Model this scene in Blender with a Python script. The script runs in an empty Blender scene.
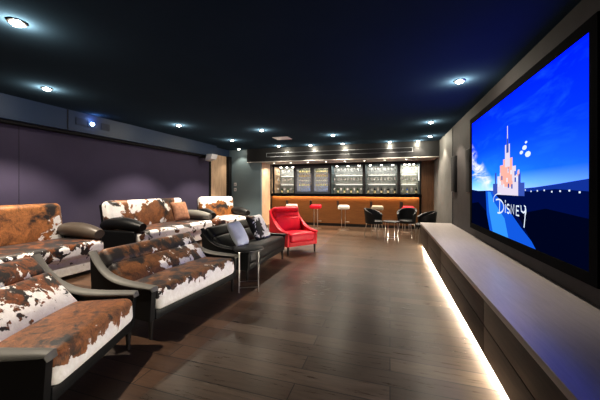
import bpy, bmesh, math, random
from mathutils import Vector, Matrix
PI = math.pi
scn = bpy.context.scene
C = scn.collection
rnd = random.Random(11)

# ------------------------------------------------------------------ materials
def new_mat(name):
    m = bpy.data.materials.new(name); m.use_nodes = True
    nt = m.node_tree; b = nt.nodes['Principled BSDF']
    return m, nt, b

def N(nt, t, **kw):
    n = nt.nodes.new(t)
    for k, v in kw.items():
        setattr(n, k, v)
    return n

def math_node(nt, op, a, b=None, clamp=False):
    n = N(nt, 'ShaderNodeMath', operation=op); n.use_clamp = clamp
    for i, v in enumerate((a, b)):
        if v is None: continue
        if isinstance(v, (int, float)): n.inputs[i].default_value = v
        else: nt.links.new(v, n.inputs[i])
    return n.outputs[0]

def mix_col(nt, fac, a, b, blend='MIX'):
    n = N(nt, 'ShaderNodeMix', data_type='RGBA', blend_type=blend)
    if isinstance(fac, (int, float)): n.inputs[0].default_value = fac
    else: nt.links.new(fac, n.inputs[0])
    for i, v in ((6, a), (7, b)):
        if isinstance(v, tuple): n.inputs[i].default_value = (*v[:3], 1)
        else: nt.links.new(v, n.inputs[i])
    return n.outputs[2]

def ramp(nt, fac, stops):
    r = N(nt, 'ShaderNodeValToRGB')
    els = r.color_ramp.elements
    while len(els) < len(stops): els.new(0.5)
    for e, (p, c) in zip(els, stops):
        e.position = p; e.color = (*c[:3], 1)
    nt.links.new(fac, r.inputs[0])
    return r.outputs[0]

def noise(nt, vec, scale, detail=3.0, rough=0.5, dist=0.0):
    n = N(nt, 'ShaderNodeTexNoise')
    n.inputs['Scale'].default_value = scale; n.inputs['Detail'].default_value = detail
    n.inputs['Roughness'].default_value = rough; n.inputs['Distortion'].default_value = dist
    if vec is not None: nt.links.new(vec, n.inputs['Vector'])
    return n.outputs[0]

def mapped(nt, scale=(1, 1, 1), loc=(0, 0, 0), rot=(0, 0, 0), kind='Object'):
    tc = N(nt, 'ShaderNodeTexCoord'); mp = N(nt, 'ShaderNodeMapping')
    mp.inputs['Scale'].default_value = scale; mp.inputs['Location'].default_value = loc
    mp.inputs['Rotation'].default_value = rot
    nt.links.new(tc.outputs[kind], mp.inputs[0])
    return mp.outputs[0]

def bump(nt, b, h, strength=0.2, dist=0.01):
    n = N(nt, 'ShaderNodeBump'); n.inputs['Strength'].default_value = strength
    n.inputs['Distance'].default_value = dist
    nt.links.new(h, n.inputs['Height']); nt.links.new(n.outputs[0], b.inputs['Normal'])

def plain(name, col, rough=0.5, metal=0.0, var=0.12, scale=6.0, bmp=0.0, spec=0.5, coat=0.0):
    m, nt, b = new_mat(name)
    v = mapped(nt)
    n = noise(nt, v, scale, 4)
    c = mix_col(nt, n, tuple(x * (1 - var) for x in col), tuple(min(1, x * (1 + var)) for x in col))
    nt.links.new(c, b.inputs['Base Color'])
    b.inputs['Roughness'].default_value = rough; b.inputs['Metallic'].default_value = metal
    b.inputs['Specular IOR Level'].default_value = spec
    b.inputs['Coat Weight'].default_value = coat
    if bmp: bump(nt, b, noise(nt, v, scale * 14, 3), bmp, 0.004)
    return m

def leather(name, col, rough=0.42):
    m, nt, b = new_mat(name)
    v = mapped(nt)
    vo = N(nt, 'ShaderNodeTexVoronoi'); vo.inputs['Scale'].default_value = 160
    nt.links.new(v, vo.inputs['Vector'])
    n = noise(nt, v, 5, 3)
    c = mix_col(nt, n, tuple(x * .85 for x in col), tuple(min(1, x * 1.15) for x in col))
    nt.links.new(c, b.inputs['Base Color'])
    b.inputs['Roughness'].default_value = rough; b.inputs['Specular IOR Level'].default_value = 0.3
    bump(nt, b, vo.outputs[0], 0.12, 0.003)
    return m

def glow(name, col, strength):
    m, nt, b = new_mat(name)
    b.inputs['Base Color'].default_value = (*col, 1)
    b.inputs['Emission Color'].default_value = (*col, 1)
    b.inputs['Emission Strength'].default_value = strength
    b.inputs['Roughness'].default_value = 0.4
    return m

def glassy(name, col=(0.9, 0.95, 0.95), alpha=0.25, rough=0.05):
    m, nt, b = new_mat(name)
    b.inputs['Base Color'].default_value = (*col, 1)
    b.inputs['Roughness'].default_value = rough
    tr = N(nt, 'ShaderNodeBsdfTransparent'); tr.inputs[0].default_value = (*col, 1)
    mx = N(nt, 'ShaderNodeMixShader'); mx.inputs[0].default_value = alpha
    out = nt.nodes['Material Output']
    nt.links.new(tr.outputs[0], mx.inputs[1]); nt.links.new(b.outputs[0], mx.inputs[2])
    nt.links.new(mx.outputs[0], out.inputs['Surface'])
    return m

def cowhide(name, off, white=0.5, dark=0.45, bias=(0, 0, 0), bias0=0.0, scale=4.5, dbias=(0, 0, 0), brown=(0.2, 0.065, 0.016)):
    """white: share of white ground; bias: makes the ground whiter along an axis; dark: share of black inside patches"""
    m, nt, b = new_mat(name)
    raw = mapped(nt)
    v = mapped(nt, loc=off)
    n1 = noise(nt, v, scale, 4, 0.6, 0.35)
    n2 = noise(nt, mapped(nt, loc=(off[0] + 7, off[1] - 3, off[2] + 2)), scale * 0.8, 4, 0.6, 0.3)
    sp = N(nt, 'ShaderNodeSeparateXYZ'); nt.links.new(raw, sp.inputs[0])
    acc = n1
    for i in range(3):
        if bias[i]: acc = math_node(nt, 'ADD', acc, math_node(nt, 'MULTIPLY', sp.outputs[i], bias[i]))
    acc = math_node(nt, 'ADD', acc, bias0 + (white - 0.5) * 0.5)
    wf = ramp(nt, acc, [(0.0, (0, 0, 0)), (0.485, (0, 0, 0)), (0.515, (1, 1, 1))])
    acc2 = n2
    for i in range(3):
        if dbias[i]: acc2 = math_node(nt, 'ADD', acc2, math_node(nt, 'MULTIPLY', sp.outputs[i], dbias[i]))
    acc2 = math_node(nt, 'ADD', acc2, (dark - 0.5) * 0.5)
    df = ramp(nt, acc2, [(0.0, (0, 0, 0)), (0.46, (0, 0, 0)), (0.56, (1, 1, 1))])
    hair = math_node(nt, 'ADD', math_node(nt, 'MULTIPLY', noise(nt, mapped(nt, scale=(30, 30, 9)), 4, 5, 0.7), .45), math_node(nt, 'MULTIPLY', noise(nt, v, scale * 2.2, 4, .6, .8), .55))
    hair = ramp(nt, hair, [(.32, (0, 0, 0)), (.68, (1, 1, 1))])
    br = mix_col(nt, hair, tuple(x * 0.1 for x in brown), tuple(min(1, x * 1.45) for x in brown))
    patch = mix_col(nt, df, br, (0.012, 0.008, 0.008))
    wh = mix_col(nt, hair, (0.78, 0.75, 0.72), (0.97, 0.96, 0.95))
    nt.links.new(mix_col(nt, wf, patch, wh), b.inputs['Base Color'])
    b.inputs['Roughness'].default_value = 0.5
    b.inputs['Sheen Weight'].default_value = 0.15
    bump(nt, b, hair, 0.15, 0.004)
    return m

def wood(name, dark, light, scale=(1, 1, 1), rough=0.4, wave=3.0, rot=(0, 0, 0)):
    m, nt, b = new_mat(name)
    v = mapped(nt, scale=scale, rot=rot)
    n = noise(nt, v, wave, 6, 0.65, 0.6)
    nt.links.new(ramp(nt, n, [(0.3, dark), (0.7, light)]), b.inputs['Base Color'])
    b.inputs['Roughness'].default_value = rough
    bump(nt, b, n, 0.08, 0.004)
    return m

def plank_floor(name, c1, c2, mortar, rough):
    m, nt, b = new_mat(name)
    v = mapped(nt)
    br = N(nt, 'ShaderNodeTexBrick')
    br.offset = 0.37; br.offset_frequency = 2
    br.inputs['Scale'].default_value = 1.0
    br.inputs['Brick Width'].default_value = 1.7; br.inputs['Row Height'].default_value = 0.17
    br.inputs['Mortar Size'].default_value = 0.0035; br.inputs['Bias'].default_value = 0.0
    br.inputs['Color1'].default_value = (*c1, 1); br.inputs['Color2'].default_value = (*c2, 1)
    br.inputs['Mortar'].default_value = (*mortar, 1)
    nt.links.new(v, br.inputs['Vector'])
    g = noise(nt, mapped(nt, scale=(1.2, 14, 1)), 3.0, 7, 0.7, 0.5)
    g2 = noise(nt, mapped(nt), 1.1, 3)
    c = mix_col(nt, 0.75, br.outputs[0], ramp(nt, g, [(0.25, (0.25, 0.22, 0.2)), (0.75, (1, 1, 1))]), 'MULTIPLY')
    c = mix_col(nt, 0.6, c, ramp(nt, g2, [(0.3, (0.55, 0.55, 0.55)), (0.7, (1, 1, 1))]), 'MULTIPLY')
    nt.links.new(c, b.inputs['Base Color'])
    rr = ramp(nt, g, [(0.2, (rough - .08,) * 3), (0.8, (rough + .1,) * 3)])
    nt.links.new(rr, b.inputs['Roughness'])
    h = math_node(nt, 'SUBTRACT', math_node(nt, 'MULTIPLY', g, 0.35), br.outputs[1])
    bump(nt, b, h, 0.07, 0.004)
    return m

M = {}
M['ceiling'] = plain('charcoal ceiling paint', (0.034, 0.06, 0.09), 0.8, var=.1, scale=2, spec=0.0)
M['soffit'] = plain('blue grey soffit paint', (0.018, 0.04, 0.09), 0.5, var=.1, scale=2)
M['fabric_wall'] = plain('plum grey acoustic fabric', (0.064, 0.053, 0.098), 0.85, var=.2, scale=2, bmp=.2)
M['grey_wall'] = plain('slate grey paint', (0.16, 0.22, 0.245), 0.5, var=.12, scale=2)
M['stone_wall'] = plain('warm grey plaster', (0.05, 0.044, 0.045), 0.75, var=.25, scale=5, bmp=.3)
M['pale_wall'] = plain('pale grey plaster', (0.18, 0.178, 0.17), 0.7, var=.25, scale=4, bmp=.3)
M['black'] = plain('matt black', (0.008, 0.008, 0.009), 0.45)
M['gap'] = plain('dark shadow gap', (0.004, 0.004, 0.005), 0.8)
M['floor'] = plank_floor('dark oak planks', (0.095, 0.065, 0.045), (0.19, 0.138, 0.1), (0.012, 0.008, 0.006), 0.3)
M['floor_shade_tint'] = plank_floor('shade tinted oak planks', (0.10, 0.054, 0.031), (0.2, 0.112, 0.066), (0.012, 0.008, 0.006), 0.4)  # warmer tone puts the shade beside the sofas into the board colour
M['shelf_top'] = wood('grey brown oak shelf', (0.48, 0.44, 0.43), (0.58, 0.53, 0.52), (14, 1.2, 1), 0.3)
M['cab'] = wood('dark walnut cabinet', (0.028, 0.02, 0.016), (0.075, 0.055, 0.044), (1, 1.2, 14), 0.45)
M['blonde'] = wood('pale sycamore panel', (0.62, 0.42, 0.26), (0.9, 0.68, 0.48), (9, 9, 0.9), 0.45, 2.5)
M['brown_panel'] = wood('brown timber panel', (0.10, 0.052, 0.026), (0.19, 0.1, 0.052), (9, 9, .9), 0.4)
M['bar_orange'] = wood('amber veneer', (0.11, 0.042, 0.01), (0.19, 0.077, 0.02), (1.2, 1.2, 12), 0.45)
M['bulk_under'] = plain('off white plaster', (0.55, 0.53, 0.5), 0.6, var=.06)
M['black_leather'] = leather('black leather', (0.007, 0.0075, 0.008), 0.42)
M['grey_leather'] = leather('dark pewter leather', (0.17, 0.165, 0.15), 0.5)
M['brown_leather'] = leather('brown grey leather', (0.10, 0.082, 0.068), 0.36)
M['red'] = leather('red leather', (0.8, 0.02, 0.045), 0.38)
M['red_dark'] = leather('deep red leather', (0.62, 0.016, 0.03), 0.38)
M['leg_wood'] = plain('ebony wood', (0.012, 0.009, 0.008), 0.35)
M['chrome'] = plain('chrome', (0.62, 0.61, 0.6), 0.28, 1.0, var=.03)
M['white_leather'] = leather('ivory leather', (0.75, 0.71, 0.64))
M['beige_leather'] = leather('sand leather', (0.42, 0.36, 0.27))
M['pillow_blue'] = plain('pale blue linen', (0.78, 0.84, 0.95), 0.8, var=.12, scale=8, bmp=.2)
M['pillow_brown'] = plain('tan patterned cloth', (0.34, 0.17, 0.1), 0.8, var=.7, scale=16, bmp=.25)
M['led'] = glow('warm white light strip', (1.0, 0.9, 0.74), 170)
M['led_bar'] = glow('amber light strip', (1.0, 0.62, 0.3), 6)
M['lens'] = glow('downlight crystal', (1.0, 0.95, 0.85), 18)
M['halo'] = glassy('downlight glass', (0.95, 0.97, 0.9), 0.35, 0.1)
M['led_white'] = glow('cool white light strip', (1.0, 0.97, 0.9), 1.3)
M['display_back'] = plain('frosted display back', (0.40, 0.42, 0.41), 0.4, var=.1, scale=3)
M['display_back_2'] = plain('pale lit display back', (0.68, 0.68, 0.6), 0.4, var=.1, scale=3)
M['shelf_glass'] = glassy('green edge glass', (0.95, 0.95, 0.93), 0.3)
M['clear_glass'] = glassy('clear drinking glass', (0.96, 0.96, 0.95), 0.35, 0.05)
M['door_glass'] = glassy('smoked door glass', (0.85, 0.88, 0.92), 0.12, 0.03)
M['steel'] = plain('brushed steel', (0.35, 0.36, 0.38), 0.3, 0.9)
M['white_plastic'] = plain('white plastic', (0.75, 0.75, 0.77), 0.4, var=.04)
M['bot_green'] = plain('green bottle glass', (0.03, 0.07, 0.03), 0.12)
M['bot_amber'] = plain('amber bottle glass', (0.32, 0.16, 0.03), 0.15)
M['bot_dark'] = plain('dark bottle glass', (0.02, 0.02, 0.025), 0.12)
M['bot_blue'] = plain('blue bottle glass', (0.05, 0.16, 0.55), 0.12)
M['bot_label'] = plain('cream paper label', (0.72, 0.62, 0.38), 0.7)
M['bot_yellow'] = plain('yellow paper label', (0.75, 0.52, 0.06), 0.7)
M['fridge_in'] = plain('fridge lining', (0.13, 0.14, 0.17), 0.35)
M['blue_led'] = glow('blue light bar', (0.15, 0.4, 1.0), 3.0)
M['fridge_lamp'] = glow('warm fridge lamp', (1.0, 0.86, 0.6), 6)
M['projector_lens'] = glow('blue white projector beam', (0.55, 0.75, 1.0), 30)
M['fridge_door'] = plain('dark steel door', (0.07, 0.075, 0.09), 0.35, 0.3)
M['slot'] = plain('deep blue slot', (0.01, 0.02, 0.045), 0.6)
M['bezel'] = plain('dull black frame', (0.004, 0.004, 0.005), 0.9, spec=0.05)
M['speaker'] = plain('black speaker cloth', (0.012, 0.012, 0.014), 0.8, scale=30)

# ------------------------------------------------------------------ mesh helpers
def link(o, parent=None):
    C.objects.link(o)
    if parent is not None: o.parent = parent
    return o

def obj(name, bm, mats, parent=None, smooth=True):
    me = bpy.data.meshes.new(name)
    bmesh.ops.recalc_face_normals(bm, faces=bm.faces[:])
    bm.to_mesh(me); bm.free()
    for m in (mats if isinstance(mats, (list, tuple)) else [mats]): me.materials.append(m)
    if smooth:
        for p in me.polygons: p.use_smooth = True
        try: me.set_sharp_from_angle(angle=math.radians(40))
        except Exception: pass
    o = bpy.data.objects.new(name, me)
    return link(o, parent)

def tag(o, label=None, cat=None, group=None, kind=None):
    if label: o['label'] = label
    if cat: o['category'] = cat
    if group: o['group'] = group
    if kind: o['kind'] = kind
    return o

def thing(name, label, cat, loc=(0, 0, 0), rz=0.0, group=None):
    o = bpy.data.objects.new(name, None); o.empty_display_size = 0.1
    o.location = loc; o.rotation_euler = (0, 0, rz)
    link(o); tag(o, label, cat, group)
    return o

def copy_tree(o, parent=None):
    c = o.copy(); C.objects.link(c); c.parent = parent
    for ch in list(o.children): copy_tree(ch, c)
    return c

def dup(root, loc, rz=0.0, label=None, group=None):
    c = copy_tree(root); c.location = loc; c.rotation_euler = (0, 0, rz)
    if label: c['label'] = label
    if group: c['group'] = group
    return c

def box(bm, lo, hi, bev=0.0, mi=0, seg=2):
    before = set(bm.faces)
    vs = [bm.verts.new((x, y, z)) for x in (lo[0], hi[0]) for y in (lo[1], hi[1]) for z in (lo[2], hi[2])]
    q = [(0, 1, 3, 2), (4, 6, 7, 5), (0, 4, 5, 1), (2, 3, 7, 6), (0, 2, 6, 4), (1, 5, 7, 3)]
    fs = [bm.faces.new([vs[i] for i in f]) for f in q]
    if bev > 0:
        es = list({e for f in fs for e in f.edges})
        bmesh.ops.bevel(bm, geom=es, offset=bev, segments=seg, affect='EDGES', profile=0.6)
    for f in bm.faces:
        if f not in before: f.material_index = mi
    return bm

def BX(lo, hi, bev=0.0, seg=2):
    return box(bmesh.new(), lo, hi, bev, 0, seg)

def axis_params(h, r, k=4, m=6):
    out = []
    for i in range(k): out.append(-h + r - r * math.tan(PI / 4 * (1 - i / k)))
    for i in range(m + 1): out.append(-h + r + (2 * h - 2 * r) * i / m)
    for i in range(1, k + 1): out.append(h - r + r * math.tan(PI / 4 * i / k))
    return out

def cushion(bm, size, center=(0, 0, 0), r=0.06, puff=0.0, mat=None, mi=0, m=8, side=0.0, pinch=0.0):
    """a rounded box whose broad faces bulge; mat places it"""
    h = [s / 2 for s in size]; r = min(r, min(h) * 0.98)
    P = [axis_params(hh, r, 4, m) for hh in h]
    n = len(P[0]); cache = {}
    def vert(i, j, k):
        key = (i, j, k)
        if key in cache: return cache[key]
        p = Vector((P[0][i], P[1][j], P[2][k]))
        q = Vector([max(-hh + r, min(hh - r, c)) for c, hh in zip(p, h)])
        d = p - q
        if d.length > 1e-9: d = d.normalized() * r
        w = q + d
        u = [w[a] / h[a] for a in range(3)]
        f = lambda t: max(0.0, 1 - t * t)
        if puff: w.z += puff * f(u[0]) ** .6 * f(u[1]) ** .6 * u[2]
        if side:
            w.x += side * f(u[1]) * f(u[2]) * u[0]
        if pinch:
            e = 1 - pinch * (1 - max(abs(u[0]), abs(u[1])) ** 6) * 0
            s = 1 - pinch * (max(0, f(u[0])) * abs(u[1]) ** 4)
            t = 1 - pinch * (max(0, f(u[1])) * abs(u[0]) ** 4)
            w.y *= s; w.x *= t
            w.z *= (0.18 + 0.82 * (f(u[0]) * f(u[1])) ** 0.45)
        w += Vector(center)
        if mat is not None: w = mat @ w
        cache[key] = bm.verts.new(w); return cache[key]
    L = n - 1
    for a in range(3):
        b, c = (a + 1) % 3, (a + 2) % 3
        for e in (0, L):
            for i in range(L):
                for j in range(L):
                    idx = []
                    for (di, dj) in ((0, 0), (1, 0), (1, 1), (0, 1)):
                        t = [0, 0, 0]; t[a] = e; t[b] = i + di; t[c] = j + dj
                        idx.append(vert(*t))
                    try:
                        f = bm.faces.new(idx); f.material_index = mi
                    except ValueError: pass
    return bm

def prism(bm, pts, axis, lo, hi, bev=0.0, mi=0):
    """polygon of 2D points extruded along axis ('x','y','z')"""
    def at(p, t):
        return {'x': (t, p[0], p[1]), 'y': (p[0], t, p[1]), 'z': (p[0], p[1], t)}[axis]
    a = [bm.verts.new(at(p, lo)) for p in pts]; b = [bm.verts.new(at(p, hi)) for p in pts]
    n = len(pts); fs = [bm.faces.new(a), bm.faces.new(b[::-1])]
    for i in range(n): fs.append(bm.faces.new((a[i], b[i], b[(i + 1) % n], a[(i + 1) % n])))
    if bev:
        es = list(set(fs[0].edges) | set(fs[1].edges))
        r = bmesh.ops.bevel(bm, geom=es, offset=bev, segments=2, affect='EDGES', profile=.6)
    for f in fs:
        if f.is_valid: f.material_index = mi
    return bm

def tube(bm, path, rad, seg=10, mi=0, up=Vector((0, 0, 1)), flat=1.0, cap=True):
    """sweep along path; rad: number or list; flat scales the cross-section's second axis"""
    path = [Vector(p) for p in path]; n = len(path)
    rads = rad if isinstance(rad, (list, tuple)) else [rad] * n
    rings = []
    for i, p in enumerate(path):
        t = (path[min(i + 1, n - 1)] - path[max(i - 1, 0)]).normalized()
        u = up if abs(t.dot(up)) < .95 else Vector((1, 0, 0))
        a = t.cross(u).normalized(); b = a.cross(t).normalized()
        rings.append([bm.verts.new(p + (a * math.cos(2 * PI * k / seg) + b * flat * math.sin(2 * PI * k / seg)) * rads[i]) for k in range(seg)])
    for r0, r1 in zip(rings, rings[1:]):
        for k in range(seg):
            f = bm.faces.new((r0[k], r0[(k + 1) % seg], r1[(k + 1) % seg], r1[k])); f.material_index = mi
    if cap:
        for r in (rings[0], rings[-1][::-1]):
            f = bm.faces.new(r); f.material_index = mi
    return bm

def lathe(bm, prof, seg=24, center=(0, 0, 0), mi=0):
    cx, cy, cz = center; rings = []
    for (r, z) in prof:
        if r < 1e-6: rings.append([bm.verts.new((cx, cy, cz + z))])
        else: rings.append([bm.verts.new((cx + r * math.cos(2 * PI * k / seg), cy + r * math.sin(2 * PI * k / seg), cz + z)) for k in range(seg)])
    for a, b in zip(rings, rings[1:]):
        for k in range(seg):
            k2 = (k + 1) % seg
            if len(a) == 1 and len(b) == 1: continue
            if len(a) == 1: vs = (a[0], b[k], b[k2])
            elif len(b) == 1: vs = (a[k], b[0], a[k2])
            else: vs = (a[k], b[k], b[k2], a[k2])
            f = bm.faces.new(vs); f.material_index = mi
    return bm

def struct(name, bm, m, parent=None, smooth=False):
    o = obj(name, bm, m, parent, smooth)
    o['kind'] = 'structure'
    return o

# ------------------------------------------------------------------ the room (metres; camera at the origin of x and y)
H = 2.75; XR = 1.36; XL = -5.65; Y0 = -2.6; YB = 11.0
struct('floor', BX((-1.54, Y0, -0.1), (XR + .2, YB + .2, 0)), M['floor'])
struct('floor_seating_shade', BX((XL - .1, Y0, -0.1), (-1.54, YB + .2, -0.0005)), M['floor_shade_tint'])  # separate slab, its near edge is the painted shade edge along the seating
struct('floor_riser', BX((XL, Y0 + .02, 0.0), (-3.42, 7.85, 0.15), .008), M['floor_shade_tint'])
struct('ceiling', BX((XL - .3, Y0, H), (XR + .3, YB + .2, H + .1)), M['ceiling'])
struct('wall_behind', BX((XL - .3, Y0 - .1, 0), (XR + .2, Y0, H)), M['fabric_wall'])
wl = struct('wall_left', BX((XL - .1, Y0, 0), (XL, 8.0, 2.345)), M['fabric_wall'])
struct('panel_seam', BX((XL, 2.985, 0.15), (XL + .003, 2.99, 2.345)), M['gap'], wl)
struct('wall_left_edge', BX((XL - .1, 8.0, 0), (XL + .02, 8.09, H)), M['gap'])
bm = BX((XL - .1, Y0, 2.385), (-5.42, 8.1, H), .004)
sf = struct('trim_soffit', bm, M['soffit'])
struct('soffit_joint', BX((-5.421, 3.55, 2.385), (-5.4175, 3.57, H - .005)), M['gap'], sf)
struct('trim_shadow_gap', BX((XL - .1, Y0, 2.345), (XL + .16, 8.0, 2.385)), M['gap'])
# end of the left wall: pale timber panel, dark jamb, slate wall with thermostats
struct('wall_timber_left', BX((XL - .1, 8.09, 0), (XL + .01, 9.02, 2.5)), M['blonde'])
struct('trim_timber_head', BX((XL - .1, 8.09, 2.5), (XL + .02, 9.2, H)), M['soffit'])
struct('trim_jamb', BX((XL - .1, 9.02, 0), (XL + .12, 9.2, 2.5)), M['gap'])
struct('wall_slate', BX((XL - .1, 9.2, 0), (-4.36, 9.3, H)), M['grey_wall'])
struct('wall_timber_end', BX((-4.42, 9.3, 0), (-4.355, 10.25, 2.3)), M['blonde'])
struct('wall_far', BX((XL - .3, YB, 0), (XR + .3, YB + .1, H)), M['grey_wall'])
# right wall
struct('wall_right', BX((XR, Y0, 0), (XR + .15, 7.2, H)), M['stone_wall'])
struct('trim_wall_step', BX((XR - .004, 7.2, 0), (XR + .15, 7.28, H)), M['gap'])
struct('wall_right_far', BX((XR + .01, 7.28, 0), (XR + .15, YB, H)), M['pale_wall'])
struct('wall_timber_right', BX((0.99, 10.2, 0), (XR + .05, 10.3, 2.3)), M['brown_panel'])
# bulkhead above the bar
bh = struct('trim_bulkhead', BX((-4.85, 9.1, 2.29), (XR, 9.16, H)), M['black'])
struct('trim_bulkhead_underside', BX((-4.85, 9.1, 2.27), (XR, 11.0, 2.29)), M['bulk_under'])

# ------------------------------------------------------------------ long floating media cabinet under the screen
XS = 0.695
ys = [-1.5, 0.7, 2.55, 4.5, 5.95, 7.38]
which = ['nearest', 'second nearest', 'third', 'fourth', 'farthest']
for i in range(5):
    a, b = ys[i], ys[i + 1]
    t = thing('media_cabinet', 'dark walnut low cabinet unit under the long shelf, %s unit along the screen wall' % which[i], 'cabinet', ((XS + XR) / 2 - .003, (a + b) / 2, 0.06), 0, 'low cabinet units under the screen')
    w = (XR - XS) / 2 - .003; l = (b - a) / 2
    obj('carcass', BX((-w + .02, -l + .001, 0), (w, l - .001, .435)), M['cab'], t)
    obj('door', BX((-w, -l + .003, 0.0), (-w + .02, l - .003, .225), .002), M['cab'], t)
    obj('drawer', BX((-w, -l + .003, 0.232), (-w + .02, l - .003, .43), .002), M['cab'], t)
tag(obj('shelf_board', BX((XS - .008, -1.5, .495), (XR, 7.4, .54), .003), M['shelf_top']),
    'long grey brown wooden shelf board below the big screen', 'shelf')
t = thing('light_strip', 'glowing warm white light strip along the foot of the low cabinets', 'light strip', (XS + .07, 2.95, 0))
obj('diffuser', BX((0, -4.4, .028), (.03, 4.4, .058)), M['led'], t)
obj('plinth', BX((.03, -4.4, 0), (.1, 4.4, .06)), M['black'], t)

# ------------------------------------------------------------------ screen
SY0, SY1, SZ0, SZ1, SX = 2.46, 5.42, 0.775, 2.43, 1.312
def S(u, v, d=0.0):      # a point of the screen: u from its left to its right as seen from the room, v upward
    return (-(d), (SY1 - SY0) * (0.5 - u), SZ0 + (SZ1 - SZ0) * v - SZ0)
tv = thing('mounted_television', 'huge wall-mounted screen showing a blue sky, dark hills and white lettering', 'television', (SX, (SY0 + SY1) / 2, SZ0))
bm = bmesh.new()
f = bm.faces.new([bm.verts.new(S(u, v)) for u, v in ((0, 0), (1, 0), (1, 1), (0, 1))])
uvl = bm.loops.layers.uv.new('UVMap')
for lp, uv in zip(f.loops, ((0, 0), (1, 0), (1, 1), (0, 1))): lp[uvl].uv = uv
m, nt, b = new_mat('screen picture of sky')
tc = N(nt, 'ShaderNodeTexCoord'); sp = N(nt, 'ShaderNodeSeparateXYZ'); nt.links.new(tc.outputs['UV'], sp.inputs[0])
U, V = sp.outputs[0], sp.outputs[1]
sky = ramp(nt, V, [(0.31, (0.3, 0.45, 0.5)), (0.385, (0.12, 0.33, 0.55)), (0.46, (0.01, 0.13, 0.8)), (0.68, (0.002, 0.055, 1.2)), (1.0, (0.0, 0.02, 1.1))])
du = math_node(nt, 'SUBTRACT', U, 0.2); dv = math_node(nt, 'SUBTRACT', V, 0.5)
d2 = math_node(nt, 'ADD', math_node(nt, 'MULTIPLY', du, du), math_node(nt, 'MULTIPLY', dv, dv))
side = ramp(nt, math_node(nt, 'SQRT', d2), [(0.05, (0, 0, 0)), (0.85, (1, 1, 1))])
sky = mix_col(nt, side, sky, (0.0, 0.001, 1.0))
sky2 = mix_col(nt, 0.45, sky, ramp(nt, V, [(0.31, (0.3, 0.45, 0.5)), (0.385, (0.14, 0.35, 0.55)), (0.46, (0.01, 0.13, 0.8)), (0.68, (0.001, 0.045, 1.2)), (1.0, (0.0, 0.02, 1.1))]))
mp = N(nt, 'ShaderNodeMapping'); mp.inputs['Scale'].default_value = (3.0, 7.0, 1); mp.inputs['Rotation'].default_value = (0, 0, 0.7)
nt.links.new(tc.outputs['UV'], mp.inputs[0])
cl = noise(nt, mp.outputs[0], 1.5, 5, .6, .6)
near = ramp(nt, math_node(nt, 'ADD', math_node(nt, 'ABSOLUTE', math_node(nt, 'SUBTRACT', math_node(nt, 'ADD', V, math_node(nt, 'MULTIPLY', U, 0.75)), 0.61)), math_node(nt, 'MULTIPLY', U, 0.35)), [(0.0, (1, 1, 1)), (0.1, (1, 1, 1)), (0.2, (0, 0, 0))])
cw = math_node(nt, 'MULTIPLY', ramp(nt, cl, [(0.4, (0, 0, 0)), (0.58, (1, 1, 1))]), near)
sky3 = mix_col(nt, cw, sky2, (0.42, 0.42, 0.5))
wisp = math_node(nt, 'MULTIPLY', ramp(nt, noise(nt, mp.outputs[0], 1.1, 6, .6, .4), [(0.5, (0, 0, 0)), (0.8, (1, 1, 1))]), 0.3)
sky3 = mix_col(nt, wisp, sky3, (0.02, 0.16, 0.6))
e = N(nt, 'ShaderNodeEmission'); e.inputs[1].default_value = 2.4; nt.links.new(sky3, e.inputs[0])
nt.links.new(e.outputs[0], nt.nodes['Material Output'].inputs['Surface'])
def em(name, c, s=1.0):
    mm, n2, bb = new_mat(name)
    e = N(n2, 'ShaderNodeEmission'); e.inputs[0].default_value = (*c, 1); e.inputs[1].default_value = s
    n2.links.new(e.outputs[0], n2.nodes['Material Output'].inputs['Surface'])
    return mm
mats = [m, em('screen dark hill', (0.0, 0.006, 0.085)), em('screen black land', (0.0, 0.002, 0.02)), em('screen water', (0.01, 0.13, 0.75)),
        em('screen pale water', (0.05, 0.35, 0.95)), em('screen warm light', (0.95, 0.5, 0.42)), em('screen pale stone', (0.8, 0.72, 0.85)),
        em('screen blue stone', (0.06, 0.12, 0.5)), em('screen white', (0.8, 0.88, 1.0)), em('screen far hill', (0.01, 0.045, 0.35))]
def poly(pts, mi, d):
    ff = bm.faces.new([bm.verts.new(S(u, v, d)) for u, v in pts]); ff.material_index = mi
poly([(0.5, .335), (.62, .345), (.74, .355), (.86, .37), (1, .39), (1, .3), (.5, .3)], 9, .0008)
poly([(0, .335), (.12, .325), (.3, .33), (.5, .325), (.7, .33), (.85, .345), (1, .335), (1, 0), (0, 0)], 1, .0012)
poly([(0.24, .325), (.34, .325), (.52, .2), (.63, .1), (.76, 0), (.30, 0), (.26, .1)], 3, .0016)
poly([(0.27, .32), (.31, .32), (.36, .24), (.48, .13), (.52, 0), (.34, 0), (.29, .16)], 4, .0019)
poly([(0, .2), (.12, .22), (.25, .15), (.3, 0), (0, 0)], 2, .0018)
poly([(.6, .18), (.8, .24), (1, .22), (1, 0), (.74, 0)], 2, .0018)
for k in range(9):       # shore lights
    u = .62 + .042 * k; v = .33 + .004 * math.sin(k * 2.1)
    poly([(u, v), (u + .008, v), (u + .008, v + .009), (u, v + .009)], 8, .0022)
for (u, v, s) in ((.635, .575, .012), (.66, .60, .015), (.685, .555, .018), (.672, .63, .008)):
    poly([(u + s * 1.2 * math.cos(a * PI / 5), v + s * math.sin(a * PI / 5)) for a in range(10)], 8, .0022)
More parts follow.
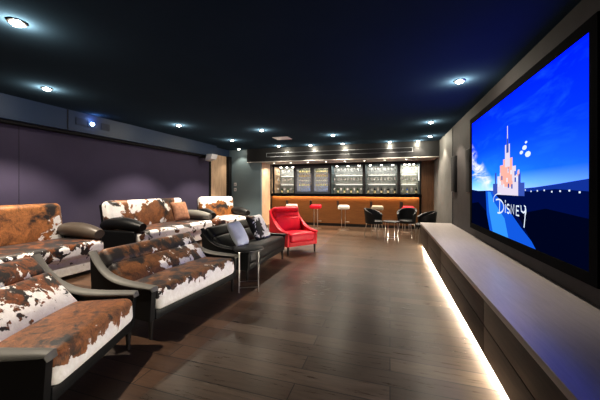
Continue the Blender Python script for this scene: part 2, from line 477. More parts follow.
# a plain lit group of square blocks stepping up to one thin mast
for (u0, u1, v0, v1, mi) in ((.345, .66, .30, .385, 7), (.40, .62, .30, .44, 6), (.37, .39, .30, .47, 7), (.61, .63, .30, .45, 7), (.43, .465, .40, .52, 5), (.555, .59, .40, .50, 6),
                             (.465, .56, .36, .56, 5), (.485, .535, .5, .66, 6), (.50, .522, .6, .73, 7), (.507, .515, .7, .79, 6)):
    poly([(u0, v0), (u1, v0), (u1, v1), (u0, v1)], mi, .002 + 0.0001 * (u0 * 10 + v1))
for k in range(26):
    u = .41 + .2 * rnd.random(); v = .34 + .2 * rnd.random() * (1 - abs(u - .51) * 5)
    poly([(u, v), (u + .012, v), (u + .012, v + .03), (u, v + .03)], (5, 8, 6, 7)[k % 4], .0036)
obj('screen', bm, mats, tv, False)
bm = bmesh.new(); L = SY1 - SY0; Hh = SZ1 - SZ0; fr = .085
for lo, hi in (((-.012, -L / 2 - fr, -fr), (XR - SX - .004, -L / 2, Hh + fr)), ((-.012, L / 2, -fr), (XR - SX - .004, L / 2 + fr, Hh + fr)),
               ((-.012, -L / 2, -fr), (XR - SX - .004, L / 2, 0)), ((-.012, -L / 2, Hh), (XR - SX - .004, L / 2, Hh + fr)), ((.004, -L / 2, 0), (XR - SX - .004, L / 2, Hh))):
    box(bm, lo, hi)
obj('bezel', bm, M['bezel'], tv, False)
# lettering drawn as flat strokes
bm = bmesh.new()
def stroke(pts, w=0.012, d=.0045):
    w *= .85; pts = [Vector((.53 + (p[0] - .53) * .8, .205 + (p[1] - .205) * .8)) for p in pts]; n = len(pts); Ls, Rs = [], []
    for i in range(n):
        t = pts[min(i + 1, n - 1)] - pts[max(i - 1, 0)]; t = Vector((t.x * L, t.y * Hh)).normalized()
        nn = Vector((-t.y / L, t.x / Hh)) * w
        Ls.append(bm.verts.new(S(*(pts[i] + nn), d))); Rs.append(bm.verts.new(S(*(pts[i] - nn), d)))
    for i in range(n - 1): bm.faces.new((Ls[i], Ls[i + 1], Rs[i + 1], Rs[i]))
def arc(cu, cv, ru, rv, a0, a1, n=14):
    return [(cu + ru * math.cos(math.radians(a0 + (a1 - a0) * i / n)), cv + rv * math.sin(math.radians(a0 + (a1 - a0) * i / n))) for i in range(n + 1)]
stroke([(.405, .265), (.40, .16)]); stroke(arc(.385, .215, .075, .065, -100, 120)); stroke(arc(.40, .27, .09, .065, 75, 200), .008)
stroke([(.482, .245), (.480, .165)]); stroke(arc(.482, .268, .006, .008, 0, 360, 8), .006)
stroke(arc(.517, .224, .017, .019, 30, 270, 8) + arc(.517, .186, .017, .019, 90, -150, 8))
stroke([(.550, .165), (.552, .245), (.583, .168), (.585, .25)])
stroke([(.642, .24), (.612, .24), (.610, .165), (.642, .165)]); stroke([(.611, .203), (.636, .203)])
stroke([(.660, .25), (.664, .205), (.686, .195), (.702, .21)]); stroke([(.704, .25), (.700, .16), (.69, .08)]); stroke(arc(.69, .21, .02, .04, -60, 90), .008)
o = obj('lettering', bm, mats[8], tv, False); o['label'] = 'white lettering reading DISNEY'

# ------------------------------------------------------------------ wall speakers, soffit fittings, thermostats, vents
for (y, lb) in ((6.93, 'narrow black wall speaker near the wall step, farther from the screen'), (5.66, 'narrow black wall speaker beside the far edge of the screen')):
    t = thing('wall_speaker', lb, 'speaker', (XR, y, 1.27), 0, 'black wall speakers')
    obj('cabinet', BX((-.05, -.15, 0), (0, .15, .78), .006), M['black'], t)
    obj('grille', BX((-.062, -.135, .015), (-.05, .135, .765), .003), M['speaker'], t)
t = thing('projector_recess', 'small blue-white projector light in the soffit between two dark slots', 'projector', (-5.42, 3.985, 2.575))
obj('housing', BX((-.0, -.08, -.07), (.006, .12, .07), .002), M['soffit'], t)
bm = bmesh.new(); tube(bm, [(.004, 0, 0), (.03, 0, 0)], [.034, .03], 16); obj('lens', bm, M['projector_lens'], t)
obj('slot', BX((.0, -.29, -.065), (.008, -.1, .065)), M['slot'], t); obj('slot', BX((.0, .18, -.065), (.008, .36, .065)), M['slot'], t)
t = t = thing('corner_speaker', 'small white angled speaker high at the end of the soffit', 'speaker', (-5.37, 7.4, 2.2))
bm = bmesh.new(); prism(bm, [(0, 0), (.2, .05), (.26, .2), (.05, .2)], 'y', 0, .3, .01); obj('body', bm, M['white_plastic'], t)
obj('bracket', BX((-.3, .1, .1), (.06, .16, .16)), M['black'], t)
t = thing('wall_thermostat', 'small white thermostat plate on the slate grey wall, upper of two', 'thermostat', (-5.38, 9.2, 1.50), 0, 'wall plates on the slate wall')  # small white plates meant as thermostats
obj('plate', BX((-.05, -.012, -.06), (.05, 0, .06), .004), M['white_plastic'], t); obj('control_face', BX((-.022, -.018, -.03), (.022, -.012, .03), .003), M['steel'], t)
dup(t, (-5.38, 9.2, 1.31), 0, 'small white thermostat plate on the slate grey wall, lower of two')
t = thing('air_vent', 'long black slot vent in the bulkhead above the bar', 'vent', (-1.65, 9.1, 2.51))
bm = bmesh.new()
for lo, hi in (((-2.45, -.014, -.07), (2.3, 0, -.055)), ((-2.45, -.014, .055), (2.3, 0, .07)), ((-2.45, -.014, -.055), (-2.43, 0, .055)), ((2.28, -.014, -.055), (2.3, 0, .055))): box(bm, lo, hi)
obj('frame', bm, M['steel'], t, False)
for k in range(3): obj('blade', BX((-2.43, -.012, -.035 + k * .032), (2.28, 0, -.028 + k * .032)), M['black'], t)
t = thing('ceiling_vent', 'pale square air grille in the ceiling before the bar', 'vent', (-2.85, 7.4, H))
obj('frame', BX((-.22, -.2, -.012), (.22, .2, 0), .003), M['white_plastic'], t)
for k in range(5): obj('slat', BX((-.19, -.16 + k * .075, -.018), (.19, -.13 + k * .075, -.012)), M['white_plastic'], t)

# ------------------------------------------------------------------ downlights
def spot(name, loc, energy, angle, blend=.6, col=(1, .88, .72), rad=.03, tilt=(0, 0, 0)):
    l = bpy.data.lights.new(name, 'SPOT'); l.energy = energy; l.spot_size = math.radians(angle); l.spot_blend = blend
    l.color = col; l.shadow_soft_size = rad
    o = bpy.data.objects.new(name, l); o.location = loc; o.rotation_euler = tilt; C.objects.link(o); return o
def point(name, loc, energy, col=(1, .9, .75), rad=.02):
    l = bpy.data.lights.new(name, 'POINT'); l.energy = energy; l.color = col; l.shadow_soft_size = rad
    o = bpy.data.objects.new(name, l); o.location = loc; C.objects.link(o); return o
def area(name, loc, size, energy, rot=(0, 0, 0), col=(1, .9, .75)):
    l = bpy.data.lights.new(name, 'AREA'); l.shape = 'RECTANGLE'; l.size, l.size_y = size; l.energy = energy; l.color = col
    o = bpy.data.objects.new(name, l); o.location = loc; o.rotation_euler = rot; C.objects.link(o); return o

point('projector_glow', (-5.33, 3.985, 2.66), 1.2, (.25, .45, 1), .02)
area('bar_front_light', (-1.7, 10.1 - .015, 1.085), (5.2, .03), 34, (math.radians(24), 0, 0), (1, .68, .38))
DL = [(-2.88, 1.51, 'above the nearest cowhide armchair'), (-4.40, 2.63, 'near the soffit above the wall-side cowhide sofa'), (-4.28, 5.0, 'second along the soffit'),
      (-4.19, 7.0, 'third along the soffit'), (-2.82, 6.0, 'above the red armchair'), (-1.37, 7.1, 'in mid ceiling before the bar'),
      (.83, 4.0, 'near the screen'), (.79, 6.3, 'beyond the far edge of the screen'), (.98, 8.2, 'by the far right wall'), (.75, 8.85, 'in the far right corner beside the bulkhead'),
      (.0, 8.8, 'before the bulkhead, right of the vent middle'), (-1.35, 8.75, 'before the bulkhead at its middle'), (-2.35, 8.75, 'before the bulkhead, left of its middle'),
      (-3.35, 8.6, 'before the bulkhead near the slate wall'), (-4.9, 8.85, 'in the far left corner before the slate wall')]
proto = None
for i, (x, y, lb) in enumerate(DL):
    x *= 1.037; y *= 1.037 if y < 8 else 1.01
    label = 'round crystal ceiling downlight ' + lb
    if proto is None:
        proto = thing('downlight', label, 'ceiling light', (x, y, H), 0, 'crystal downlights in the ceiling')
        bm = bmesh.new(); lathe(bm, [(.052, 0), (.062, -.004), (.064, -.012), (.05, -.016), (.046, -.006)], 24); obj('ring', bm, M['chrome'], proto)
        bm = bmesh.new(); lathe(bm, [(.046, -.003), (.044, -.02), (.03, -.032), (0, -.036)], 20); obj('crystal', bm, M['lens'], proto)
    else: dup(proto, (x, y, H), 0, label)
    spot('downlight_beam', (x, y, H - .05), 300 if i < 5 else (130 if i in (6, 7) else 230 if y < 8 else (80 if i < 14 else 25)), 104, .4)
    point('downlight_glow', (x, y, H - .085), 13 if i < 14 else 1, (1, .92, .74), .02)

# ------------------------------------------------------------------ seating: lounge sofas with sweeping arms
def arm_z(x, D, hb, ha, p): return ha + (hb - ha) * max(0, -x / D) ** p
def lounge(name, label, cat, loc, rz, W, D=.80, hb=.74, ha=.468, sh=.45, p=4.6, mats=None, head=False, leg=.17, group=None, rim=None, tilt=.74, high=False, split=.62):
    seat_m, back_m, arm_m, base_m = mats
    t = thing(name, label, cat, loc, rz, group)
    for s in (-1, 1):
        yo = s * W / 2; yi = s * (W / 2 - .065)
        lo, hi = min(yo, yi), max(yo, yi)
        n = 22; cur = [(.0 - D * i / n, arm_z(-D * i / n, D, hb - (.09 if high else 0), ha, p)) for i in range(n + 1)]
        bm = bmesh.new()
        prism(bm, [(-.02, leg)] + [(x, z - .01) for x, z in cur] + [(-D + .03, leg + .02)], 'y', lo + .008, hi - .008)
        arm = obj('arm', bm, arm_m, t)
        bm = bmesh.new()
        path = [Vector((.012, (lo + hi) / 2, ha - .03))] + [Vector((x, (lo + hi) / 2, z)) for x, z in cur]
        tube(bm, path, [.034] + [(.032 if high else .042) + .014 * math.sin(PI * min(1, i / n * 1.2)) for i in range(n + 1)], 14, flat=.42)
        o = obj('arm_rim', bm, rim or arm_m, arm)
        for xx, k in ((-.05, 0), (-D + .08, 1)):
            bm = bmesh.new(); yy = s * (W / 2 - .045)
            tube(bm, [(xx, yy, leg + .03), (xx + (.0 if k == 0 else -.06), yy, 0)], [.026, .014], 10)
            obj('leg', bm, M['leg_wood'], t)
    wi = W - .13
    bm = bmesh.new(); box(bm, (-D + .12, -wi / 2, leg), (-.012, wi / 2, leg + .09), .008); obj('base_rail', bm, base_m, t)
    bm = bmesh.new()
    cushion(bm, (D - .12, wi - .004, sh - leg - .08), (-(D - .12) / 2 + .035, 0, (sh + leg + .08) / 2), .055, .022, Matrix.Rotation(-.05, 4, 'Y'), m=10)
    obj('seat_cushion', bm, seat_m, t)
    # leaning back
    hB = (hb + .03 - sh + .06) if high else (hb - sh + .13) * 1.15
    R = Matrix.Translation((-D + (.24 if high else .345), 0, sh - .09)) @ Matrix.Rotation(-tilt, 4, 'Y')
    bm = bmesh.new()
    h1 = hB * split
    cushion(bm, (.15, wi - .004, h1 + .02), (0, 0, h1 / 2), .05, 0, R, m=10, side=.035)
    if not high:
        cushion(bm, (.15, wi - .004, hB - h1 + .04), (-.008, 0, h1 + (hB - h1) / 2), .06, 0, R, m=10, side=.03)
        obj('back_cushion', bm, back_m, t)
    else:
        obj('back_cushion', bm, back_m, t)
        bm = bmesh.new(); cushion(bm, (.145, wi - .004, (hB - h1) * .66), (-.004, 0, h1 + (hB - h1) * .22), .04, 0, R, m=8, side=.03)
        obj('upper_back', bm, back_m, t)
        bm = bmesh.new(); cushion(bm, (.17, wi + .03, (hB - h1) * .56), (.005, 0, h1 + (hB - h1) * .76), .07, 0, R, m=8, side=.03)
        obj('headrest', bm, back_m, t)
    bm = bmesh.new(); cushion(bm, (.06, wi + .02, hB + .1), (-.1, 0, (hB - .1) / 2), .025, 0, R, m=6); obj('back_shell', bm, base_m if not high else arm_m, t)
    return t

cowA_seat = cowhide('hide seat brown', (1.3, 4.2, 0.4), white=.36, dark=.3, bias=(0.5, 0, -2.2), bias0=.86, scale=9, brown=(.30, .11, .03))
cowA_back = cowhide('hide back mixed', (5.1, 0.7, 2.2), white=.5, dark=.5, bias=(0, 0, -1.0), bias0=.58, scale=13, brown=(.24, .075, .02))
cowB_seat = cowhide('hide seat white front', (2.6, 1.2, 3.1), white=.5, dark=.5, bias=(.5, 0.06, -2.4), bias0=.96, scale=9, brown=(.2, .08, .022))
cowB_back = cowhide('hide back dark', (0.3, 9.2, 1.7), white=.40, dark=.5, bias=(0, .16, -.35), bias0=.15, scale=6.5, brown=(.2, .08, .025))
A = lounge('armchair', 'nearest cowhide armchair with sweeping dark leather arms, beside the cowhide loveseat', 'armchair', (-1.895, 1.465, 0), math.radians(21), .95,
           hb=.80, split=.68, mats=(cowA_seat, cowA_back, M['black_leather'], M['black_leather']), rim=M['grey_leather'])
B = lounge('loveseat', 'cowhide loveseat with white-edged seat beside the round black side table', 'sofa', (-1.96, 2.665, 0), math.radians(-3), 1.36,
           hb=.73, mats=(cowB_seat, cowB_back, M['black_leather'], M['black_leather']), rim=M['grey_leather'])
Cs = lounge('loveseat', 'all-black leather loveseat carrying two pillows, beside the red armchair', 'sofa', (-1.92, 4.40, 0), 0, 1.50,
            hb=.74, mats=(M['black_leather'],) * 4)
Rd = lounge('armchair', 'red leather armchair with high back and headrest roll', 'armchair', (-1.71, 5.63, 0), math.radians(-38), .76, D=.78,
            hb=.95, ha=.45, sh=.43, p=2.5, mats=(M['red'], M['red'], M['red_dark'], M['red_dark']), rim=M['red'], high=True, tilt=.30)

def pillow(name, label, loc, rot, size, mat):
    bm = bmesh.new()
    cushion(bm, (size, size * .95, .17), (0, 0, 0), .07, 0, m=8, pinch=.10)
    o = obj(name, bm, mat); o.location = loc; o.rotation_euler = rot
    return tag(o, label, 'pillow', 'loose pillows')
cow_p = cowhide('hide pillow', (3.3, 2.2, 8.1), white=.53, dark=.75, scale=4.5)
pillow('pillow', 'pale blue square pillow leaning on the black loveseat', (-2.27, 3.98, .635), (0, math.radians(62), math.radians(8)), .44, M['pillow_blue'])
pillow('pillow', 'cowhide pillow leaning on the black loveseat', (-2.28, 4.72, .645), (0, math.radians(60), math.radians(-6)), .52, cow_p)

# ------------------------------------------------------------------ seating along the wall: bulky hide sofas on the riser
def club(name, label, cat, loc, rz, W, mats, D=1.05, hb=.98, group=None):
    seat_m, back_m, arm_m, pad_m = mats
    t = thing(name, label, cat, loc, rz, group)
    aw = .22
    for k in (-1, 1):
        yc = k * (W / 2 - aw / 2)
        bm = bmesh.new(); cushion(bm, (D - .2, .06, .42), (-D / 2 - .02, k * (W / 2 - .03), .26), .028, 0, m=6); arm = obj('arm', bm, arm_m, t)
        bm = bmesh.new()
        n = 14; path = [(-D + .12 + (D - .16) * i / n, yc, .535 + .05 * math.sin(PI * (i / n) ** .8)) for i in range(n + 1)]
        tube(bm, path, [.05 + .08 * math.sin(PI * min(1, max(0.0, (i + .6) / (n + 1.2)))) ** .5 for i in range(n + 1)], 16, flat=.85)
        obj('arm_pad', bm, pad_m[k > 0] if isinstance(pad_m, tuple) else pad_m, arm)
        for xx in (-.1, -D + .12):
            bm = bmesh.new(); lathe(bm, [(0, 0), (.022, 0), (.03, .06), (0, .06)], 12, (xx, yc, 0)); obj('leg', bm, M['leg_wood'], t)
    wi = W - 2 * aw
    bm = bmesh.new(); cushion(bm, (D - .2, W - .13, .22), (-(D - .2) / 2 - .04, 0, .16), .03, 0, m=6); obj('base', bm, seat_m, t)
    bm = bmesh.new(); cushion(bm, (D - .25, W - .12, .2), (-(D - .25) / 2 + .02, 0, .355), .07, .02, m=10); obj('seat_cushion', bm, seat_m, t)
    R = Matrix.Translation((-D + .22, 0, .36)) @ Matrix.Rotation(-.16, 4, 'Y')
    bm = bmesh.new(); cushion(bm, (.22, wi + .24, hb - .36), (0, 0, (hb - .36) / 2), .08, 0, R, m=10, side=.03); obj('back_cushion', bm, back_m, t)
    bm = bmesh.new(); cushion(bm, (.09, wi + .2, hb - .2), (-.12, 0, (hb - .2) / 2 - .2), .03, 0, R, m=5); obj('back_shell', bm, M['black_leather'], t)
    return t
w1s = cowhide('hide wall seat one', (8.2, 1.1, .6), white=.5, dark=.6, bias=(1.1, 0, -.8), bias0=.3, scale=8)
w1b = cowhide('hide wall back one', (1.2, 3.3, 5.6), white=.34, dark=.3, bias=(0, .55, -.5), bias0=-.02, scale=4.5, brown=(.42, .17, .05))
w2s = cowhide('hide wall seat two', (4.8, 6.1, 2.6), white=.55, dark=.6, bias=(.6, 0, -.6), bias0=.26, scale=6)
w2b = cowhide('hide wall back two', (2.7, 7.3, 4.6), white=.38, dark=.46, scale=2.3, brown=(.3, .11, .03))
w3s = cowhide('hide wall seat three', (6.1, 5.3, 1.2), white=.48, dark=.5, scale=6)
w3b = cowhide('hide wall back three', (9.2, 2.3, 4.1), white=.36, dark=.35, bias=(0, 0, .9), bias0=-.62, scale=4, brown=(.36, .14, .03))
w3a = cowhide('hide wall arm three', (1.2, 8.3, 4.1), white=.42, dark=.7, scale=6)
RZ = .15
club('club_sofa', 'brown cowhide sofa against the wall behind the nearest armchair', 'sofa', (-3.98, 2.28, RZ), 0, 1.80, (w1s, w1b, M['black_leather'], M['brown_leather']))
club('club_sofa', 'cowhide sofa against the wall with a tan patterned pillow on it', 'sofa', (-3.98, 4.78, RZ), 0, 2.12, (w2s, w2b, M['black_leather'], (M['black_leather'], M['grey_leather'])))
club('club_armchair', 'cowhide armchair with white-rimmed back before the pale timber panel', 'armchair', (-3.85, 6.43, RZ), math.radians(-30), 1.2, (w3s, w3b, w3a, M['black_leather']))
pillow('pillow', 'tan patterned pillow on the wall-side cowhide sofa', (-4.50, 5.3, RZ + .69), (0, math.radians(68), math.radians(-8)), .46, M['pillow_brown'])

# ------------------------------------------------------------------ round side table between the loveseats
t = thing('side_table', 'round black side table with slim chrome legs between two loveseats', 'table', (-1.815, 3.455, 0))
bm = bmesh.new(); lathe(bm, [(0, .525), (.19, .525), (.2, .53), (.2, .55), (.194, .555), (0, .555)], 40); obj('table_top', bm, M['black'], t)
pts = [(.178 * math.cos(a), .178 * math.sin(a)) for a in [math.radians(72.5 + 90 * k) for k in range(4)]]
for x, y in pts:
    bm = bmesh.new(); tube(bm, [(x, y, 0), (x, y, .527)], .008, 10); obj('leg', bm, M['chrome'], t)
for a, b in ((0, 1), (1, 2), (2, 3), (3, 0)):
    bm = bmesh.new(); tube(bm, [(*pts[a], .06), (*pts[b], .06)], .006, 8); obj('stretcher', bm, M['chrome'], t)

# ------------------------------------------------------------------ bar
YC = 10.1
t = thing('bar_counter', 'long bar with amber veneer front under a black countertop', 'bar', (-1.68, YC, 0))
bm = BX((-2.66, -.06, 1.105), (2.665, .75, 1.16), .004); box(bm, (-2.66, -.06, 1.06), (2.665, -.035, 1.106)); obj('countertop', bm, M['bezel'], t)
obj('front_panel', BX((-2.66, .04, .1), (2.6, .1, 1.105)), M['bar_orange'], t)
obj('plinth', BX((-2.66, .08, 0), (2.6, .12, .1)), M['black'], t)
obj('light_strip', BX((-2.6, .012, 1.09), (2.55, .03, 1.104)), M['led_bar'], t)['label'] = 'amber glowing strip'
struct('trim_bar_header', BX((-4.37, 10.2, 2.19), (1.0, 10.26, 2.275)), M['black'])
struct('trim_bar_post', BX((-4.4, 10.03, 0), (-4.335, 10.12, 2.27)), M['black'])
xb = [-4.335, -3.435, -2.09, -.873, .29, .985]
Z0, Z1, YF, YK = 1.16, 2.19, 10.24, 10.93
names = {0: 'left of the wine coolers', 2: 'right of the wine coolers', 3: 'in the second bay past the coolers', 4: 'farthest right'}
shelf_things = []
for i in range(5):
    a, b = xb[i] + .004, xb[i + 1] - .004; w = (b - a) / 2
    if i == 1: continue
    t = thing('display_cabinet', 'open lit display bay with glass shelves, ' + names[i], 'cabinet', ((a + b) / 2, YF, Z0), 0, 'display bays behind the bar')
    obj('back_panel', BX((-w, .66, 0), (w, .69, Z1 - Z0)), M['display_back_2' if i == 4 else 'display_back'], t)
    for s in (-1, 1):
        obj('side_panel', BX((s * w - (.03 if s > 0 else 0), .04, 0), (s * w + (.03 if s < 0 else 0), .66, Z1 - Z0)), M['blonde' if (i == 0 and s < 0) else 'grey_wall'], t)
        obj('front_edge', BX((s * w - (.045 if s > 0 else 0), 0, 0), (s * w + (.045 if s < 0 else 0), .04, Z1 - Z0)), M['black'], t)
    for z in (.36, .70):
        obj('shelf', BX((-w + .031, .12, z), (w - .031, .655, z + .012)), M['shelf_glass'], t)
        obj('shelf_light', BX((-w + .1, .62, z - .03), (w - .1, .655, z - .014)), M['led_white'], t)
    n = 3
    for k in range(n):
        x = -w + .2 + (2 * w - .4) * k / (n - 1)
        bm = bmesh.new(); lathe(bm, [(0, Z1 - Z0 - .02), (.035, Z1 - Z0 - .018), (.04, Z1 - Z0 - .001), (0, Z1 - Z0)], 14, (x, .33, 0)); obj('puck_light', bm, M['lens'], t)
    area('display_light', ((a + b) / 2, YF + .33, Z1 - .03), (2 * w - .2, .3), 3.6, (0, 0, 0), (1, .98, .93))
    if i == 4: obj('light_strip', BX((w - .07, .05, .45), (w - .05, .07, .95)), M['led_white'], t)['label'] = 'upright white glowing strip'
    shelf_things.append((i, a, b))

# wine coolers
cool = thing('wine_cooler', 'glass-fronted wine cooler over the bar, left of the pair', 'wine cooler', (-2.762 - .335, YF, Z0), 0, 'pair of wine coolers')
w = .331; hh = Z1 - Z0
bm = bmesh.new()
for lo, hi in (((-w, .05, 0), (-w + .04, .6, hh)), ((w - .04, .05, 0), (w, .6, hh)), ((-w + .04, .05, 0), (w - .04, .6, .05)), ((-w + .04, .05, hh - .05), (w - .04, .6, hh)), ((-w + .04, .57, .05), (w - .04, .6, hh - .05))): box(bm, lo, hi)
obj('cabinet_body', bm, M['fridge_in'], cool, False)
bm = bmesh.new()
for lo, hi in (((-w, 0, 0), (-w + .065, .04, hh)), ((w - .065, 0, 0), (w, .04, hh)), ((-w + .065, 0, 0), (w - .065, .04, .08)), ((-w + .065, 0, hh - .1), (w - .065, .04, hh))): box(bm, lo, hi)
door = obj('door', bm, M['fridge_door'], cool, False)
obj('pane', BX((-w + .065, .015, .08), (w - .065, .025, hh - .1)), M['door_glass'], door)
bm = bmesh.new(); tube(bm, [(w - .03, -.03, .3), (w - .03, -.03, .75)], .008, 8); obj('handle', bm, M['chrome'], door)
racks = [.10, .27, .44, .61, .78]
for z in racks:
    bm = bmesh.new()
    for yy in (.1, .16, .2, .24, .3, .5): box(bm, (-w + .045, yy - .005, z), (w - .045, yy + .005, z + .01))
    obj('rack', bm, M['steel'], cool, False)
obj('blue_light', BX((-w + .1, .5, .04), (w - .1, .52, .075)), M['blue_led'], cool)
obj('lamp', BX((-w + .1, .4, hh - .07), (w - .1, .5, hh - .055)), M['fridge_lamp'], cool)
cool2 = dup(cool, (-2.762 + .335, YF, Z0), 0, 'glass-fronted wine cooler over the bar, right of the pair')
for cx in (-3.097, -2.427):
    area('cooler_light', (cx, YF + .3, Z1 - .12), (.45, .4), 8, (0, 0, 0), (1, .82, .5))
    point('cooler_blue', (cx, YF + .12, Z0 + .2), 2.6, (.15, .4, 1.0), .05)

def bottle_bm(h=.135, r=.03):
    return lathe(bmesh.new(), [(0, 0), (r, 0), (r, h * .62), (r * .85, h * .7), (r * .36, h * .78), (r * .33, h * .98), (0, h)], 12)
def label_bm(h=.135, r=.0306): return lathe(bmesh.new(), [(r, h * .12), (r, h * .5)], 12)
bot = {}
def bottle(kind, mat, lab, loc, label, group):
    if kind not in bot:
        t = thing('bottle', label, 'bottle', loc, 0, group)
        obj('body', bottle_bm(), M[mat], t); obj('paper_label', label_bm(), M[lab], t)
        bot[kind] = t; return t
    return dup(bot[kind], loc, 0, label, group)
lev = ['bottom', 'second', 'third', 'fourth', 'top']
for ci, cx in enumerate((-3.097, -2.427)):
    for zi, z in enumerate(racks[1:]):
        kinds = (('green', 'bot_green', 'bot_label'), ('amber', 'bot_amber', 'bot_yellow'), ('dark', 'bot_dark', 'bot_label'), ('amber', 'bot_amber', 'bot_yellow'))
        k, m_, l_ = kinds[(zi + 1) % 4]
        for j in range(6):
            bottle(k, m_, l_, (cx - .21 + .084 * j, YF + .2 + .02 * (j % 2), Z0 + z + .0105), '%s wine bottle on the %s rack of the %s cooler' % ({'green': 'green', 'amber': 'amber yellow-labelled', 'dark': 'dark'}[k], lev[zi + 1], ('left', 'right')[ci]),
                   'bottles on the %s rack of the %s cooler' % (lev[zi + 1], ('left', 'right')[ci]))

# glasses on the display shelves
glass0 = None
def wineglass(loc, label, group):
    global glass0
    if glass0 is None:
        glass0 = thing('wine_glass', label, 'glass', loc, 0, group)
        obj('bowl', lathe(bmesh.new(), [(.004, .1), (.03, .12), (.036, .16), (.03, .215), (.028, .215), (.034, .16), (.028, .123), (0, .105)], 12), M['clear_glass'], glass0)
        obj('stem', lathe(bmesh.new(), [(0, 0), (.034, 0), (.034, .003), (.004, .008), (.004, .1), (0, .1)], 12), M['clear_glass'], glass0)
        return glass0
    return dup(glass0, loc, 0, label, group)
for (i, a, b) in shelf_things:
    for li, (z, nm) in enumerate(((0.0005, 'counter'), (.3725, 'lower glass shelf'), (.7125, 'upper glass shelf'))):
        n = max(4, int((b - a - .2) / .105)); place = 'on the %s, bay %s' % (nm, names[i])
        for j in range(n):
            x = a + .12 + (b - a - .24) * j / (n - 1)
            if li == 0 and (i + j) % 2 == 1:
                k, m_, l_ = (('green', 'bot_green', 'bot_label'), ('dark', 'bot_dark', 'bot_label'), ('blue', 'bot_blue', 'bot_label'))[0 if i < 3 else (2 if i == 4 and j == 1 else 1)]
                c = bottle(k, m_, l_, (x, YF + .3, Z0 + z), '%s spirit bottle standing %s' % (k, place), k + ' bottles ' + place); c.scale = (1.3, 1.3, 1.7)
            else:
                wineglass((x, YF + .25 + .12 * (j % 2), Z0 + z), 'clear wine glass ' + place, 'glasses ' + place)
# small lights under the bulkhead
pl = None
for k in range(8):
    x = -4.0 + .64 * k
    lb = 'tiny spotlight under the bulkhead, number %d from the slate wall' % (k + 1)
    lb = 'tiny white spotlight under the pale bulkhead, ' + ('nearest the slate wall', 'second from the slate wall', 'third from the slate wall', 'fourth from the slate wall', 'fifth from the slate wall', 'third from the brown panel', 'second from the brown panel', 'nearest the brown panel')[k]
    if pl is None:
        pl = thing('spotlight', lb, 'ceiling light', (x, 9.55, 2.27), 0, 'tiny spotlights under the bulkhead')
        bm = bmesh.new(); lathe(bm, [(.025, 0), (.032, -.003), (.03, -.009), (.022, -.006)], 16); obj('ring', bm, M['chrome'], pl)
        bm = bmesh.new(); lathe(bm, [(.024, 0), (.02, -.012), (0, -.014)], 14); obj('bulb', bm, M['lens'], pl)
    else: dup(pl, (x, 9.55, 2.27), 0, lb)
    spot('spotlight_beam', (x, 9.55, 2.24), 42, 150, .6)

# ------------------------------------------------------------------ bar stools
seat_mats = {'white': 'white_leather', 'red': 'red', 'beige': 'beige_leather'}
def stool(x, y, rz, kind, label):
    t = thing('bar_stool', label, 'bar stool', (x, y, 0), rz, 'bar stools along the bar')
    bm = bmesh.new(); lathe(bm, [(0, 0), (.19, 0), (.195, .006), (.18, .014), (.04, .022), (0, .022)], 32); obj('base', bm, M['chrome'], t)
    for s in (-1, 1):
        bm = bmesh.new(); tube(bm, [(s * .06, 0, .015), (s * .06, 0, .68)], .013, 10); obj('post', bm, M['chrome'], t)
    bm = bmesh.new(); tube(bm, [(.06, -.01, .25), (.17, -.07, .25), (.19, 0, .25), (.17, .07, .25), (.06, .01, .25)], .009, 8); obj('footrest', bm, M['chrome'], t)
    bm = bmesh.new(); cushion(bm, (.38, .38, .13), (0, 0, .735), .045, .012, m=6); obj('seat', bm, M[seat_mats[kind]], t)
    bm = bmesh.new()
    n = 8
    for r0, z0, z1 in ((.19, .72, .94),):
        pts = [(-.18 - .03 * math.cos((i / n - .5) * PI), (i / n - .5) * .34) for i in range(n + 1)]
        prism(bm, pts + [(p[0] + .022, p[1]) for p in pts[::-1]], 'z', z0, z1, .004)
    obj('backrest', bm, M['black'], t)
    return t
stool(-3.27, 9.40, math.radians(10), 'white', 'ivory bar stool mostly hidden behind the red armchair')
stool(-2.40, 9.38, math.radians(8), 'red', 'red bar stool standing alone before the wine coolers')
stool(-1.46, 9.36, math.radians(12), 'white', 'ivory bar stool in the middle of the bar')
stool(-.40, 9.40, math.radians(8), 'beige', 'sand coloured bar stool behind the left black tub chair')
stool(.50, 9.40, math.radians(10), 'red', 'red bar stool behind the right black tub chair')

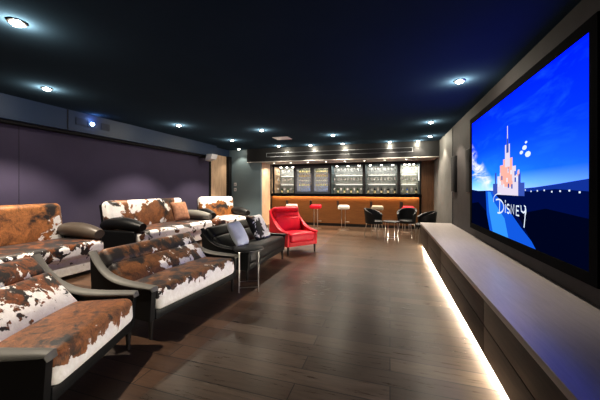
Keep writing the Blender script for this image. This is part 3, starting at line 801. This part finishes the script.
# ------------------------------------------------------------------ tub chairs and small round table
def tub(label, loc, rz):
    t = thing('tub_chair', label, 'chair', loc, rz, 'black tub chairs around the small table')
    bm = bmesh.new(); n = 20; ring_o, ring_i = [], []
    for i in range(n + 1):
        a = math.radians(60 + 240 * i / n); e = abs(i / n - .5) * 2
        top = .80 - .17 * e ** 2
        ring_o.append((.28 * math.cos(a), .27 * math.sin(a), top)); ring_i.append((.225 * math.cos(a), .215 * math.sin(a), top - .01))
    def ring(lst, z=None, k=1.0): return [bm.verts.new((x * k, y * k, z if z is not None else tz)) for x, y, tz in lst]
    bo, to, ti, bi = ring(ring_o, .40, .86), ring(ring_o), ring(ring_i), ring(ring_i, .42, .95)
    for r0, r1 in ((bo, to), (to, ti), (ti, bi), (bi, bo)):
        for i in range(n): bm.faces.new((r0[i], r0[i + 1], r1[i + 1], r1[i]))
    for i in (0, n): bm.faces.new((bo[i], to[i], ti[i], bi[i]))
    obj('backrest', bm, M['black_leather'], t)
    bm = bmesh.new(); lathe(bm, [(0, .38), (.22, .38), (.235, .40), (.235, .45), (.2, .475), (0, .48)], 28); obj('seat', bm, M['black_leather'], t)
    for sx in (-1, 1):
        for sy in (-1, 1):
            bm = bmesh.new(); tube(bm, [(sx * .15, sy * .15, .39), (sx * .2, sy * .2, 0)], [.012, .009], 8); obj('leg', bm, M['chrome'], t)
    return t
tub('black tub chair with chrome legs, leftmost at the small round table', (-.42, 8.15, 0), math.radians(-25))
tub('black tub chair with chrome legs, beyond the small round table before the red stool', (.45, 8.55, 0), math.radians(-110))
tub('black tub chair partly hidden behind the end of the long shelf', (.835, 7.76, 0), math.radians(185))
t = thing('round_table', 'small black round table with chrome legs between the tub chairs', 'table', (0.03, 7.55, 0))
bm = bmesh.new(); lathe(bm, [(0, .5), (.2, .5), (.21, .508), (.21, .525), (.2, .53), (0, .53)], 36); obj('table_top', bm, M['black'], t)
for k in range(4):
    a = PI / 4 + k * PI / 2 + .3
    bm = bmesh.new(); tube(bm, [(.16 * math.cos(a), .16 * math.sin(a), .5), (.18 * math.cos(a), .18 * math.sin(a), 0)], .01, 8); obj('leg', bm, M['chrome'], t)
bm = bmesh.new(); tube(bm, [(.172 * math.cos(2 * PI * k / 24), .172 * math.sin(2 * PI * k / 24), .12) for k in range(25)], .006, 6, cap=False); obj('ring_stretcher', bm, M['chrome'], t)

# ------------------------------------------------------------------ fill light, world, camera
w_ = bpy.data.worlds.new('World'); scn.world = w_; w_.use_nodes = True
w_.node_tree.nodes['Background'].inputs[0].default_value = (0.05, 0.06, 0.09, 1); w_.node_tree.nodes['Background'].inputs[1].default_value = .7

cam_d = bpy.data.cameras.new('Camera'); cam = bpy.data.objects.new('Camera', cam_d); C.objects.link(cam)
th = math.atan(90 / 285)
cam.location = (0, 0, 1.35); cam.rotation_euler = (PI / 2, 0, th)
cam_d.sensor_fit = 'HORIZONTAL'; cam_d.sensor_width = 36; cam_d.lens = 285 / 600 * 36
cam_d.shift_y = -11.5 / 600; cam_d.clip_start = .05
scn.camera = cam
scn.view_settings.view_transform = 'Standard'; scn.view_settings.look = 'None'
scn.view_settings.exposure = 0.12
scn.view_settings.gamma = 0.86
scn.cycles.use_denoising = True
scn.cycles.sample_clamp_indirect = 4.0
